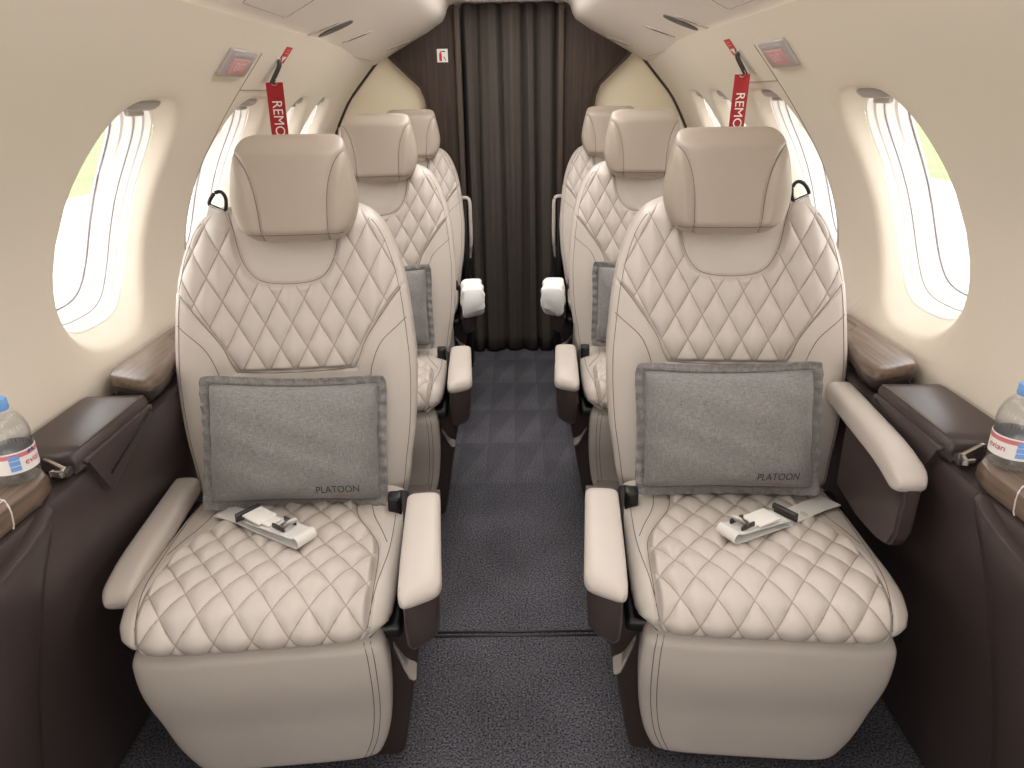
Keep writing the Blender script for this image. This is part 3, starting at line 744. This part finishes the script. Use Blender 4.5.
    if outer_up: inst('armrest_support', 'plate', plate, M.brown, po, (-a * .004, 0, -.004))
    else: inst('armrest_support', 'plate', plate, M.brown, po, (-a * .002, .05, -.01), scale=(1, .8, .8))
    # belt receptacle on the aisle side, harness ring on the window side shoulder
    def recept():
        bm = bmesh.new(); bmbox(bm, (0, 0, 0), (.026, .03, .04), .004); bmbox(bm, (0, -.0145, .003), (.016, .004, .026), .002)
        V = [tuple(v.co) for v in bm.verts]; bm.verts.index_update(); F = [tuple(v.index for v in f.verts) for f in bm.faces]; bm.free(); return V, F
    inst('belt_receptacle', 'rec', recept, M.black, t, (a * .196, .085, .466))
    def ring_():
        v, f = tubegeo(smooth_poly([(-.016, 0, -.012), (-.012, 0, .012), (.0, 0, .022), (.012, 0, .012), (.016, 0, -.012), (0, 0, -.014)], 4, closed=True), .0038, 8, closed=True)
        return v, f
    rg = inst('harness_ring', 'ring', ring_, M.black, t, (-a * .132, .375, 1.010), (.2, a * .45, 0))
    inst('harness_strap', 'rstrap', lambda: ([(-.014, -.004, -.012), (.014, -.004, -.012), (.014, .004, -.012), (-.014, .004, -.012), (-.016, 0, -.04), (.016, 0, -.04), (.016, .006, -.04), (-.016, .006, -.04)], [(0, 1, 2, 3), (4, 7, 6, 5), (0, 4, 5, 1), (1, 5, 6, 2), (2, 6, 7, 3), (3, 7, 4, 0)]), M.web, rg)
    if belt:
        # webbing path over the cushion: (x, y) points ending at the fold
        P = [np.array(p) for p in smooth_poly(belt, 8)]
        def topz(x, y):
            s = float(np.interp(-y, -CP[:60, 0], CS[:60])); return float(cush_surf(np.array([x]), np.array([s]))[2][0])
        n = len(P); w = .042
        def side_(i):
            d = P[min(i + 1, n - 1)] - P[max(i - 1, 0)]; d /= np.linalg.norm(d); return np.array((-d[1], d[0])), d
        cent = []
        hz_ = [max(topz(P[i][0], P[i][1]), topz(*(P[i] + side_(i)[0] * .015)), topz(*(P[i] - side_(i)[0] * .015))) + .0035 for i in range(n)]
        hz_ = np.convolve(np.pad(hz_, 8, mode='edge'), np.ones(17) / 17, 'valid') + .0012
        for i in range(n): cent.append((P[i], float(hz_[i]), side_(i)[0]))
        # fold up and back on itself
        e, zE, sd = cent[-1]; d = side_(n - 1)[1]
        for a_ in np.linspace(-PI / 2 + .3, PI / 2, 9): cent.append((e + d * .010 * math.cos(a_), zE + .010 + .010 * math.sin(a_), sd))
        back_n = int(n * .55)
        for i in range(n - 2, n - back_n, -1): cent.append((P[i], cent[i][1] + .017 - .008 * (n - 2 - i) / back_n, side_(i)[0]))
        V = []
        for p, z, s_ in cent:
            for dz in (0, .0016):
                for k_ in (-1, 0, 1):
                    V.append((p[0] + s_[0] * w / 2 * k_, p[1] + s_[1] * w / 2 * k_, z + dz))
        F = []
        for i in range(len(cent) - 1):
            b0, b1 = i * 6, (i + 1) * 6
            for q in ((0, 1), (1, 2)): F.append((b0 + q[0], b0 + q[1], b1 + q[1], b1 + q[0])); F.append((b0 + 3 + q[1], b0 + 3 + q[0], b1 + 3 + q[0], b1 + 3 + q[1]))
            F.append((b0, b1, b1 + 3, b0 + 3)); F.append((b0 + 2, b0 + 5, b1 + 5, b1 + 2))
        lb = mk('lap_belt', V, F, M.web, t, auto=60)
        def frame_at(fr):
            i = int((n - 1) * fr); p, z, s_ = cent[i]; dd = side_(i)[1]; m = Matrix(((s_[0], dd[0], 0, p[0]), (s_[1], dd[1], 0, p[1]), (0, 0, 1, z + .0195), (0, 0, 0, 1))); return m
        # buckle: metal tongue plate with raised latch, dark slider bar
        def put(o, fr, dz=0): o.matrix_local = frame_at(fr) @ Matrix.Translation((0, 0, dz)); return o
        bm = bmesh.new(); bmbox(bm, (0, 0, .001), (.040, .050, .004), .0015); bmbox(bm, (0, .034, .001), (.028, .02, .003), .001); put(frombm('belt_tongue', bm, M.frame, lb), .66)
        bm = bmesh.new()
        for x_, dd in ((-.013, 0), (.013, 0)): bmbox(bm, (x_, 0, .004), (.004, .03, .009), .001)
        v, f = tubegeo([(-.014, .012, .010), (0, .014, .012), (.014, .012, .010)], .0055, 8); put(mk('buckle_roller', v, f, M.chrome, lb), .84)
        put(frombm('belt_buckle', bm, M.gun, lb), .86)
        bm = bmesh.new(); bmbox(bm, (0, 0, -.001), (.050, .009, .010), .002); bmbox(bm, (0, -.004, -.008), (.048, .004, .014), .001); put(frombm('belt_slider', bm, M.gun, lb), .47)
    return t

def place(side, y, dx=0):
    return (side * (.418 + dx), y, 0)
R5 = math.radians(5); R3 = math.radians(3)
make_seat(place(-1, 1.112), R5, -1, 'front-row beige quilted seat left of the aisle, outer armrest stowed low', False, head_dx=.03, head_dz=-.012, belt=[(-.13, .085), (-.085, .05), (-.03, .0), (.052, -.066)])
make_seat(place(1, 1.12), -R5, 1, 'front-row beige quilted seat right of the aisle, outer armrest raised', True, head_dx=-.022, head_dz=-.012, belt=[(.188, .105), (.143, .066), (.061, -.006), (0, -.050), (-.042, -.080)])
DY2, DY3 = .87, 1.72
make_seat(place(-1, 1.12 + DY2, -.008), R3, -1, 'middle-row beige quilted seat left of the aisle, partly behind the front left seat', False, .022, .006, -.02)
make_seat(place(1, 1.12 + DY2, -.006), -R3, 1, 'middle-row beige quilted seat right of the aisle, partly behind the front right seat', False, -.02, .006, -.02)
make_seat(place(-1, 1.12 + DY3, .016), R3, -1, 'rearmost beige quilted seat left of the aisle, next to the curtain', False, .036, .002, -.03)
make_seat(place(1, 1.12 + DY3, .016), -R3, 1, 'rearmost beige quilted seat right of the aisle, next to the curtain', False, -.036, .002, -.03)

# ------------------------------------------------------------------ cushions
PW, PH, FL = .161, .116, .018
def pil(u, v, front=True, seed=0):
    """u,v in -1..1 incl. flange -> local x, y(depth, front negative), z"""
    ax, av = np.abs(u), np.abs(v)
    rc = 1 - .055 * (ax * av) ** 7
    x = (PW + FL) * u * (1 - .035 * (1 - v ** 2)) * rc
    z = (PH + FL) * v * rc * (1 - np.where(v > 0, .085, .055) * (1 - u ** 2))
    iu = (PW) / (PW + FL); iv = PH / (PH + FL)
    uu = np.clip(ax / iu, 0, 1); vv = np.clip(av / iv, 0, 1)
    t = ((1 - uu ** 3.2) * (1 - vv ** 2.6)) ** .5 * .073
    wr = .0022 * np.sin(u * 37 + seed + 3 * v) * sstep(.86, .97, np.maximum(ax, av)) + .0016 * np.sin(v * 33 + seed * 2 + 2 * u) * sstep(.86, .97, np.maximum(ax, av))
    wr = wr + .0022 * np.sin(9 * u + 5 * v + seed) * np.sin(7 * v - 3 * u + seed) * (uu < 1) * (vv < 1)
    wr = wr * 1.3 + .0026 * np.sin(14 * u * (1 + .4 * v) + 2 * seed) * sstep(.35, .8, v) * (uu < 1) * (vv < 1) * (1 - vv) * 2
    corner = .010 * (ax * av) ** 6; mm = np.maximum(ax / iu, av / iv); t = t - .0040 * np.exp(-((mm - 1.0) / .014) ** 2)
    y = (-1 if front else 1) * (t + .0022) + wr - corner
    return x, y, z
def pillow(name_label, loc, rz, lean, roll, text, seed):
    t = empty('throw_pillow', loc); t.rotation_euler = Euler((lean, roll, rz), 'XYZ'); tag(t, name_label, 'cushion', 'grey linen cushions')
    n, m_ = 141, 111; U, W = np.meshgrid(np.linspace(-1, 1, n), np.linspace(-1, 1, m_), indexing='ij')
    V = []; 
    for fr in (True, False):
        x, y, z = pil(U, W, fr, seed); V += list(zip(x.ravel(), y.ravel(), z.ravel()))
    F = gridfaces(n, m_); N = n * m_; F += [tuple(i + N for i in q[::-1]) for q in gridfaces(n, m_)]
    ring_ = [i * m_ for i in range(n)] + [(n - 1) * m_ + j for j in range(1, m_)] + [i * m_ + m_ - 1 for i in range(n - 2, -1, -1)] + [j for j in range(m_ - 2, 0, -1)]
    for i, a in enumerate(ring_): b = ring_[(i + 1) % len(ring_)]; F.append((a, a + N, b + N, b))
    bm = bmesh.new(); bv = [bm.verts.new(v) for v in V]; [bm.faces.new([bv[i] for i in q]) for q in F]
    o = frombm('pillow_cover', bm, M.linen, t, auto=120)
    if text:
        for s, size, cx, cz, m, nm in (('PLATOON', .0185, .085, -.084, M.blackp, 'printed_name'), ('AVIATION', .0056, .085, -.0992, M.subred, 'printed_subline')):
            tvv, tf = textgeo(s, size); out = []
            for (a, b, c) in tvv:
                a *= .92; X_, Z_ = cx + a, cz + b * 1.18
                u = X_ / (PW + FL); v = Z_ / (PH + FL)
                for _ in range(4):
                    xx, yy, zz = pil(np.array([u]), np.array([v]), True, seed); u += (X_ - xx[0]) / (PW + FL); v += (Z_ - zz[0]) / (PH + FL)
                yy = pil(np.array([u]), np.array([v]), True, seed)[1][0]; out.append((X_, yy - .0007, Z_))
            mk(nm, out, tf, m, t, smooth=False)
    return t
def on_seat(side, y, lx, ly, lz, lxs=0):
    a = -R5 * side; x0 = side * .418
    return (x0 + lx * math.cos(a) - ly * math.sin(a), y + lx * math.sin(a) + ly * math.cos(a), lz)
LEAN = -math.atan(.30)
pillow('grey linen cushion with dark print on the front left seat', on_seat(-1, 1.112, .012, .135, .585), R5, LEAN, math.radians(2.5), True, 1)
pillow('grey linen cushion with dark print on the front right seat', on_seat(1, 1.12, -.016, .135, .596), -R5, LEAN, math.radians(-1.5), True, 4)
pillow('grey linen cushion on the middle left seat, only its edge showing', on_seat(-1, 1.12 + DY2, .012, .135, .60), R5, LEAN, 0, False, 2)
pillow('grey linen cushion on the middle right seat, only its edge showing', on_seat(1, 1.12 + DY2, -.012, .135, .60), -R5, LEAN, 0, False, 6)

# white cloths over the rearmost aisle armrests
for s in (-1, 1):
    a = -R5 * s; y = 1.12 + DY3; c = on_seat(s, y, -s * .248, -.235, 0); sd = 'left' if s < 0 else 'right'
    rings = []; n = 40
    for q in np.linspace(-1, 1, 17):
        r = []
        for i in range(n):
            t_ = 2 * PI * i / n; cc, ss = math.cos(t_), math.sin(t_)
            x = .041 * math.copysign(abs(cc) ** .4, cc); z = .50 + .050 * math.copysign(abs(ss) ** .4, ss)
            if ss < -.3: z += .018 * math.sin(q * 4 + x * 30 * s)
            x += .003 * math.sin(6 * z * 20 + q * 5); k_ = 1 if abs(q) < .9 else .92
            r.append((x * k_, q * .085 * 1.0, .50 + (z - .50) * k_))
        rings.append(r)
    o = loft('folded_towel', rings, M.white, auto=70); o.location = (c[0], c[1], .0); o.rotation_euler = (0, 0, a)
    tag(o, 'white folded cloth draped over the rearmost %s aisle armrest' % sd, 'cloth', 'white cloths on the rear armrests')

# narrow dark partitions with beige rim beside the curtain
for s in (-1, 1):
    sd = 'left' if s < 0 else 'right'
    t = empty('aisle_partition', (s * .195, 3.24, 0)); tag(t, 'narrow black panel with beige edging between curtain and rearmost %s seat' % sd, 'panel')
    box('panel_board', (s * .012, .03, .39), (.026, .14, .775), M.black, t, bev=.005)
    pts = smooth_poly([(0, .0, .52), (-s * .012, -.045, .60), (-s * .013, -.047, .70), (-s * .012, -.046, .765), (-s * .004, -.044, .785), (s * .015, -.04, .788), (s * .03, -.036, .785)], 5)
    tubes('edge_trim', [pts], .008, M.leather, t)

# ------------------------------------------------------------------ bottles
def bottle(loc, rz, label):
    t = empty('water_bottle', loc, rz); t.scale = (.92, .92, .91); tag(t, label, 'bottle', 'water bottles on the side cabinets')
    prof = [(0, .004), (.018, .001), (.027, .0), (.0315, .003), (.0335, .010), (.0335, .016), (.0325, .019), (.0335, .022), (.0338, .060), (.0325, .063), (.0335, .066), (.0338, .078), (.0325, .090), (.029, .101), (.024, .110), (.018, .117), (.0135, .121), (.0125, .124), (.0125, .136)]
    n = 40
    def rev(pr, name, m, par, cap=False):
        return loft(name, [[(r * math.cos(2 * PI * i / n), r * math.sin(2 * PI * i / n), z) for i in range(n)] for r, z in pr], m, par, caps=cap, auto=50)
    rev([(max(r, .001), z) for r, z in prof], 'bottle_body', M.pet, t)
    rev([(.001, .006)] + [(r - .0015, z + .003) for r, z in prof[2:12]] + [(.0305, .090), (.0270, .101), (.0222, .1095), (.001, .1097)], 'water', M.water, t)
    rev([(.001, .1215), (.0150, .1215), (.0152, .124), (.0146, .1245), (.0152, .126), (.0152, .1375), (.0140, .1395), (.001, .140)], 'cap', M.cap, t)
    v, f = tubegeo([(.0153 * math.cos(2 * PI * i / 40), .0153 * math.sin(2 * PI * i / 40), .1245) for i in range(40)], .0006, 5, True); mk('cap_ring', v, f, M.cap, t)
    lab = rev([(.0336, .023), (.0343, .0232), (.0343, .0575), (.0336, .0578)], 'label_sleeve', M.whitep, t)
    def patch(name, a0, a1, z0, z1, m, r=.0346):
        k_ = 60; V = []
        for rr in (r, r - .0003):
            for i in range(k_):
                a = a0 + (a1 - a0) * i / (k_ - 1); V += [(rr * math.cos(a), rr * math.sin(a), z0), (rr * math.cos(a), rr * math.sin(a), z1)]
        F = gridfaces(k_, 2) + [tuple(i + 2 * k_ for i in q) for q in gridfaces(k_, 2)]
        return mk(name, V, F, m, lab)
    rz0 = -PI / 2                       # the side that faces the camera before turning
    patch('pink_band', rz0 - PI * .98, rz0 + PI * .98, .0485, .0555, M.pinkp)
    for z0_ in (.0275, .0365, .0455): patch('blue_block', rz0 - .50, rz0 - .08, z0_, z0_ + .0078, M.bluep, .0349)
    bmv = []; 
    # small mountain shape
    V = []
    for a, z in ((.28, .049), (.42, .0575), (.50, .053), (.60, .0585), (.78, .049)):
        V.append((.0349 * math.cos(rz0 + a), .0349 * math.sin(rz0 + a), z))
    mk('mountain_mark', V, [(0, 1, 2, 3, 4)], M.navyp, lab)
    def txt(s, size, ac, zc, m, nm):
        tvv, tf = textgeo(s, size); out = []
        for (a, b, c) in tvv:
            an = ac + a / .0348; out.append((.0348 * math.cos(an), .0348 * math.sin(an), zc + b))
        mk(nm, out, tf, m, lab, smooth=False)
    txt('evian', .0150, rz0 + .55, .0385, M.redp, 'printed_name'); txt('evian', .0150, rz0 - 1.35, .0385, M.redp, 'printed_name')
    return t
bottle((-.724, .930, .6880), math.radians(56), 'small clear water bottle with blue cap on the left cabinet top')
bottle((.726, .930, .6880), math.radians(-2), 'small clear water bottle with blue cap on the right cabinet top')

# ------------------------------------------------------------------ exit lights, pull handles, ribbons
for s in (-1, 1):
    sd = 'left' if s < 0 else 'right'
    # local frame on the wall: tangent along y, t2 up the wall, n inward
    def frame(th, y, R=RW):
        p = Vector(wp(th, y, s, R)); up = (Vector(wp(th + .03, y, s, R)) - Vector(wp(th - .03, y, s, R))).normalized(); nn = Vector((-s * up.z, 0, s * up.x)); nn = nn if nn.x * s < 0 else -nn
        ex = up.cross(nn)          # reading direction
        return p, ex, up, nn
    p, ex, up, nn = frame(.684, 1.697)
    mt = Matrix((ex, up, nn)).transposed().to_4x4(); mt.translation = p
    t = empty('exit_light'); t.matrix_world = mt; tag(t, 'grey exit light with red sign high on the %s wall before the seam' % sd, 'exit sign')
    box('light_housing', (0, 0, .003), (.155, .066, .012), M.grey, t, bev=.005)
    box('red_sign', (0, -.005, .0095), (.105, .036, .003), M.signred, t, bev=.001)
    v, f = textgeo('EXIT', .026); mk('sign_letters', [(a, b - .005, .0114) for a, b, c in v], f, mat('pale_letters', (244, 222, 220), .5), t, smooth=False)
    bm = bmesh.new()
    for i in range(16): bmbox(bm, (-.06 + .008 * i, .0225, .0093), (.004, .008, .002), .0006)
    frombm('lens_ribs', bm, mat('lens_rib_grey', (196, 188, 188), .3), t)
    # pull handle placard
    p, ex, up, nn = frame(.727, 1.992)
    mt = Matrix((ex, up, nn)).transposed().to_4x4(); mt.translation = p
    t = empty('handle_placard'); t.matrix_world = mt; tag(t, 'small red and white placard above the red ribbon on the %s wall' % sd, 'sticker')
    box('placard_sheet', (0, 0, .0008), (.05, .046, .0014), M.redp, t, bev=.0005)
    V = [(-.018, -.004, .0018), (.018, -.004, .0018), (.0, -.020, .0018)]; mk('white_arrow', V, [(0, 1, 2)], M.whitep, t, smooth=False)
    bm = bmesh.new(); bmbox(bm, (0, .006, .0016), (.034, .003, .0006), .0002); bmbox(bm, (0, .014, .0016), (.026, .003, .0006), .0002); frombm('white_lines', bm, M.pinkp, t)
    # recessed handle bar with locking pin
    p, ex, up, nn = frame(.672, 1.955); mt = Matrix((ex, up, nn)).transposed().to_4x4(); mt.translation = p
    t = empty('release_handle'); t.matrix_world = mt; tag(t, 'dark metal release handle holding the red ribbon on the %s wall' % sd, 'handle')
    v, f = tubegeo(smooth_poly([(0, .030, .002), (0, .022, .011), (0, -.012, .016), (0, -.026, .018)], 5), .0055, 10); mk('handle_bar', v, f, M.gun, t)
    box('handle_pocket', (0, .0, .001), (.030, .07, .004), M.satin, t, bev=.0015)
    # ribbon
    hx, hy, hz = -s * .0, 0, 0
    q = Vector(wp(.648, 1.955, s, RW - .022)); t = empty('warning_ribbon', q); t.rotation_euler = (0, 0, math.radians(0 if s < 0 else -48)); tag(t, 'red ribbon with white lettering hanging from the %s wall exit handle' % sd, 'ribbon')
    W2, Ln = .0215, .40; V = []; nr = 40
    def rib(x, l):
        return (x + .0015 * math.sin(l * 9), -.012 * math.sin(l * 7) * 1.0 + .004 * math.cos(x * 60) - .004, -l)
    for i in range(nr):
        l = Ln * i / (nr - 1)
        for dy in (0, .0012):
            for k_ in (-1, -.5, 0, .5, 1):
                x, y, z = rib(k_ * W2, l); V.append((x, y + dy, z))
    F = []
    for i in range(nr - 1):
        a, b = i * 10, (i + 1) * 10
        for k_ in range(4): F.append((a + k_, a + k_ + 1, b + k_ + 1, b + k_)); F.append((a + 6 + k_, a + 5 + k_, b + 5 + k_, b + 6 + k_))
        F.append((a, b, b + 5, a + 5)); F.append((a + 4, a + 9, b + 9, b + 4))
    mk('ribbon_strip', V, F, M.red, t, auto=60)
    v, f = textgeo('REMOVE BEFORE FLIGHT', .037); out = []
    w_ = max(a for a, b, c in v)
    for a, b, c in v:
        l = .042 + (a + w_) * .86; x = b * .98
        xx, yy, zz = rib(x, l); out.append((xx, yy - .0008, zz))
    lim = [i for i, p_ in enumerate(out)]
    keep = [q_ for q_ in f if all(-out[i][2] < Ln - .004 for i in q_)]
    mk('ribbon_letters', out, keep, M.whitep, t, smooth=False)
    v, f = tubegeo([(.008 * math.cos(2 * PI * i / 20) , -.003, .001 + .008 * math.sin(2 * PI * i / 20)) for i in range(20)], .001, 6, True); mk('ribbon_ring', v, f, M.chrome, t)

# ------------------------------------------------------------------ outside
def outside(name, rgb, rgb2, sc, loc, size):
    m = mat(name, rgb, .9); nt = m.node_tree; b = nt.nodes['Principled BSDF']; n = nt.nodes.new('ShaderNodeTexNoise'); n.inputs['Scale'].default_value = sc
    r = nt.nodes.new('ShaderNodeValToRGB'); r.color_ramp.elements[0].color = lin(rgb); r.color_ramp.elements[1].color = lin(rgb2); r.color_ramp.elements[0].position = .35; r.color_ramp.elements[1].position = .65
    tc = nt.nodes.new('ShaderNodeTexCoord'); nt.links.new(tc.outputs['Object'], n.inputs['Vector']); nt.links.new(n.outputs['Fac'], r.inputs['Fac']); nt.links.new(r.outputs['Color'], b.inputs['Base Color'])
    return m
def plane(name, x0, x1, y0, y1, z, m):
    return mk(name, [(x0, y0, z), (x1, y0, z), (x1, y1, z), (x0, y1, z)], [(0, 1, 2, 3)], m, smooth=False)
gm = outside('pale_apron_concrete', (205, 196, 192), (226, 220, 217), .8, 0, 0)
gr = outside('grass_green', (104, 138, 66), (124, 156, 84), .6, 0, 0)
struct(plane('ground', -14, 14, -30, 60, -1.62, gm))
for s, nm in ((-1, 'ground_lawn_left'), (1, 'ground_lawn_right')):
    struct(plane(nm, s * 14, s * 80, -30, 90, -1.62, gr) if s > 0 else plane(nm, -80, -14, -30, 90, -1.62, gr))

# ------------------------------------------------------------------ light, camera, colour
w = bpy.data.worlds.new('overcast'); scn.world = w; w.use_nodes = True; bg = w.node_tree.nodes['Background']
bg.inputs['Color'].default_value = (1.0, .99, .97, 1); bg.inputs['Strength'].default_value = 2.8
def area(name, loc, rot, sx, sy, energy, col=(1, .95, .88)):
    l = bpy.data.lights.new(name, 'AREA'); l.shape = 'RECTANGLE'; l.size = sx; l.size_y = sy; l.energy = energy; l.color = col
    o = bpy.data.objects.new(name, l); o.location = loc; o.rotation_euler = rot; return link(o)
area('cabin_light', (0, .6, 1.57), (0, 0, 0), .30, 2.0, 4.6, (1, .98, .95))
area('cabin_light', (0, 2.45, 1.57), (0, 0, 0), .34, 1.5, 6.2, (1, .98, .95))
area('entry_light', (0, -.56, .62), (math.radians(90), 0, 0), 1.2, .9, 4, (1, .98, .95))

cam = bpy.data.cameras.new('camera'); co = bpy.data.objects.new('camera', cam); link(co)
cam.sensor_fit = 'HORIZONTAL'; cam.sensor_width = 36; cam.lens = 36 * 720 / 1024; cam.clip_start = .05; cam.clip_end = 300
p_, yw, rl = math.radians(21.9), math.radians(-.411), math.radians(-.9985)
fw = Vector((math.sin(yw) * math.cos(p_), math.cos(yw) * math.cos(p_), -math.sin(p_))); rt = Vector((math.cos(yw), -math.sin(yw), 0)); upv = rt.cross(fw)
r2 = math.cos(rl) * rt + math.sin(rl) * upv; u2 = -math.sin(rl) * rt + math.cos(rl) * upv
mw = Matrix((r2, u2, -fw)).transposed().to_4x4(); mw.translation = Vector((.0101, 0, 1.2)); co.matrix_world = mw
scn.camera = co
scn.view_settings.view_transform = 'Standard'; scn.view_settings.look = 'None'; scn.view_settings.exposure = .68; scn.view_settings.gamma = 1; scn.view_settings.use_curve_mapping = False
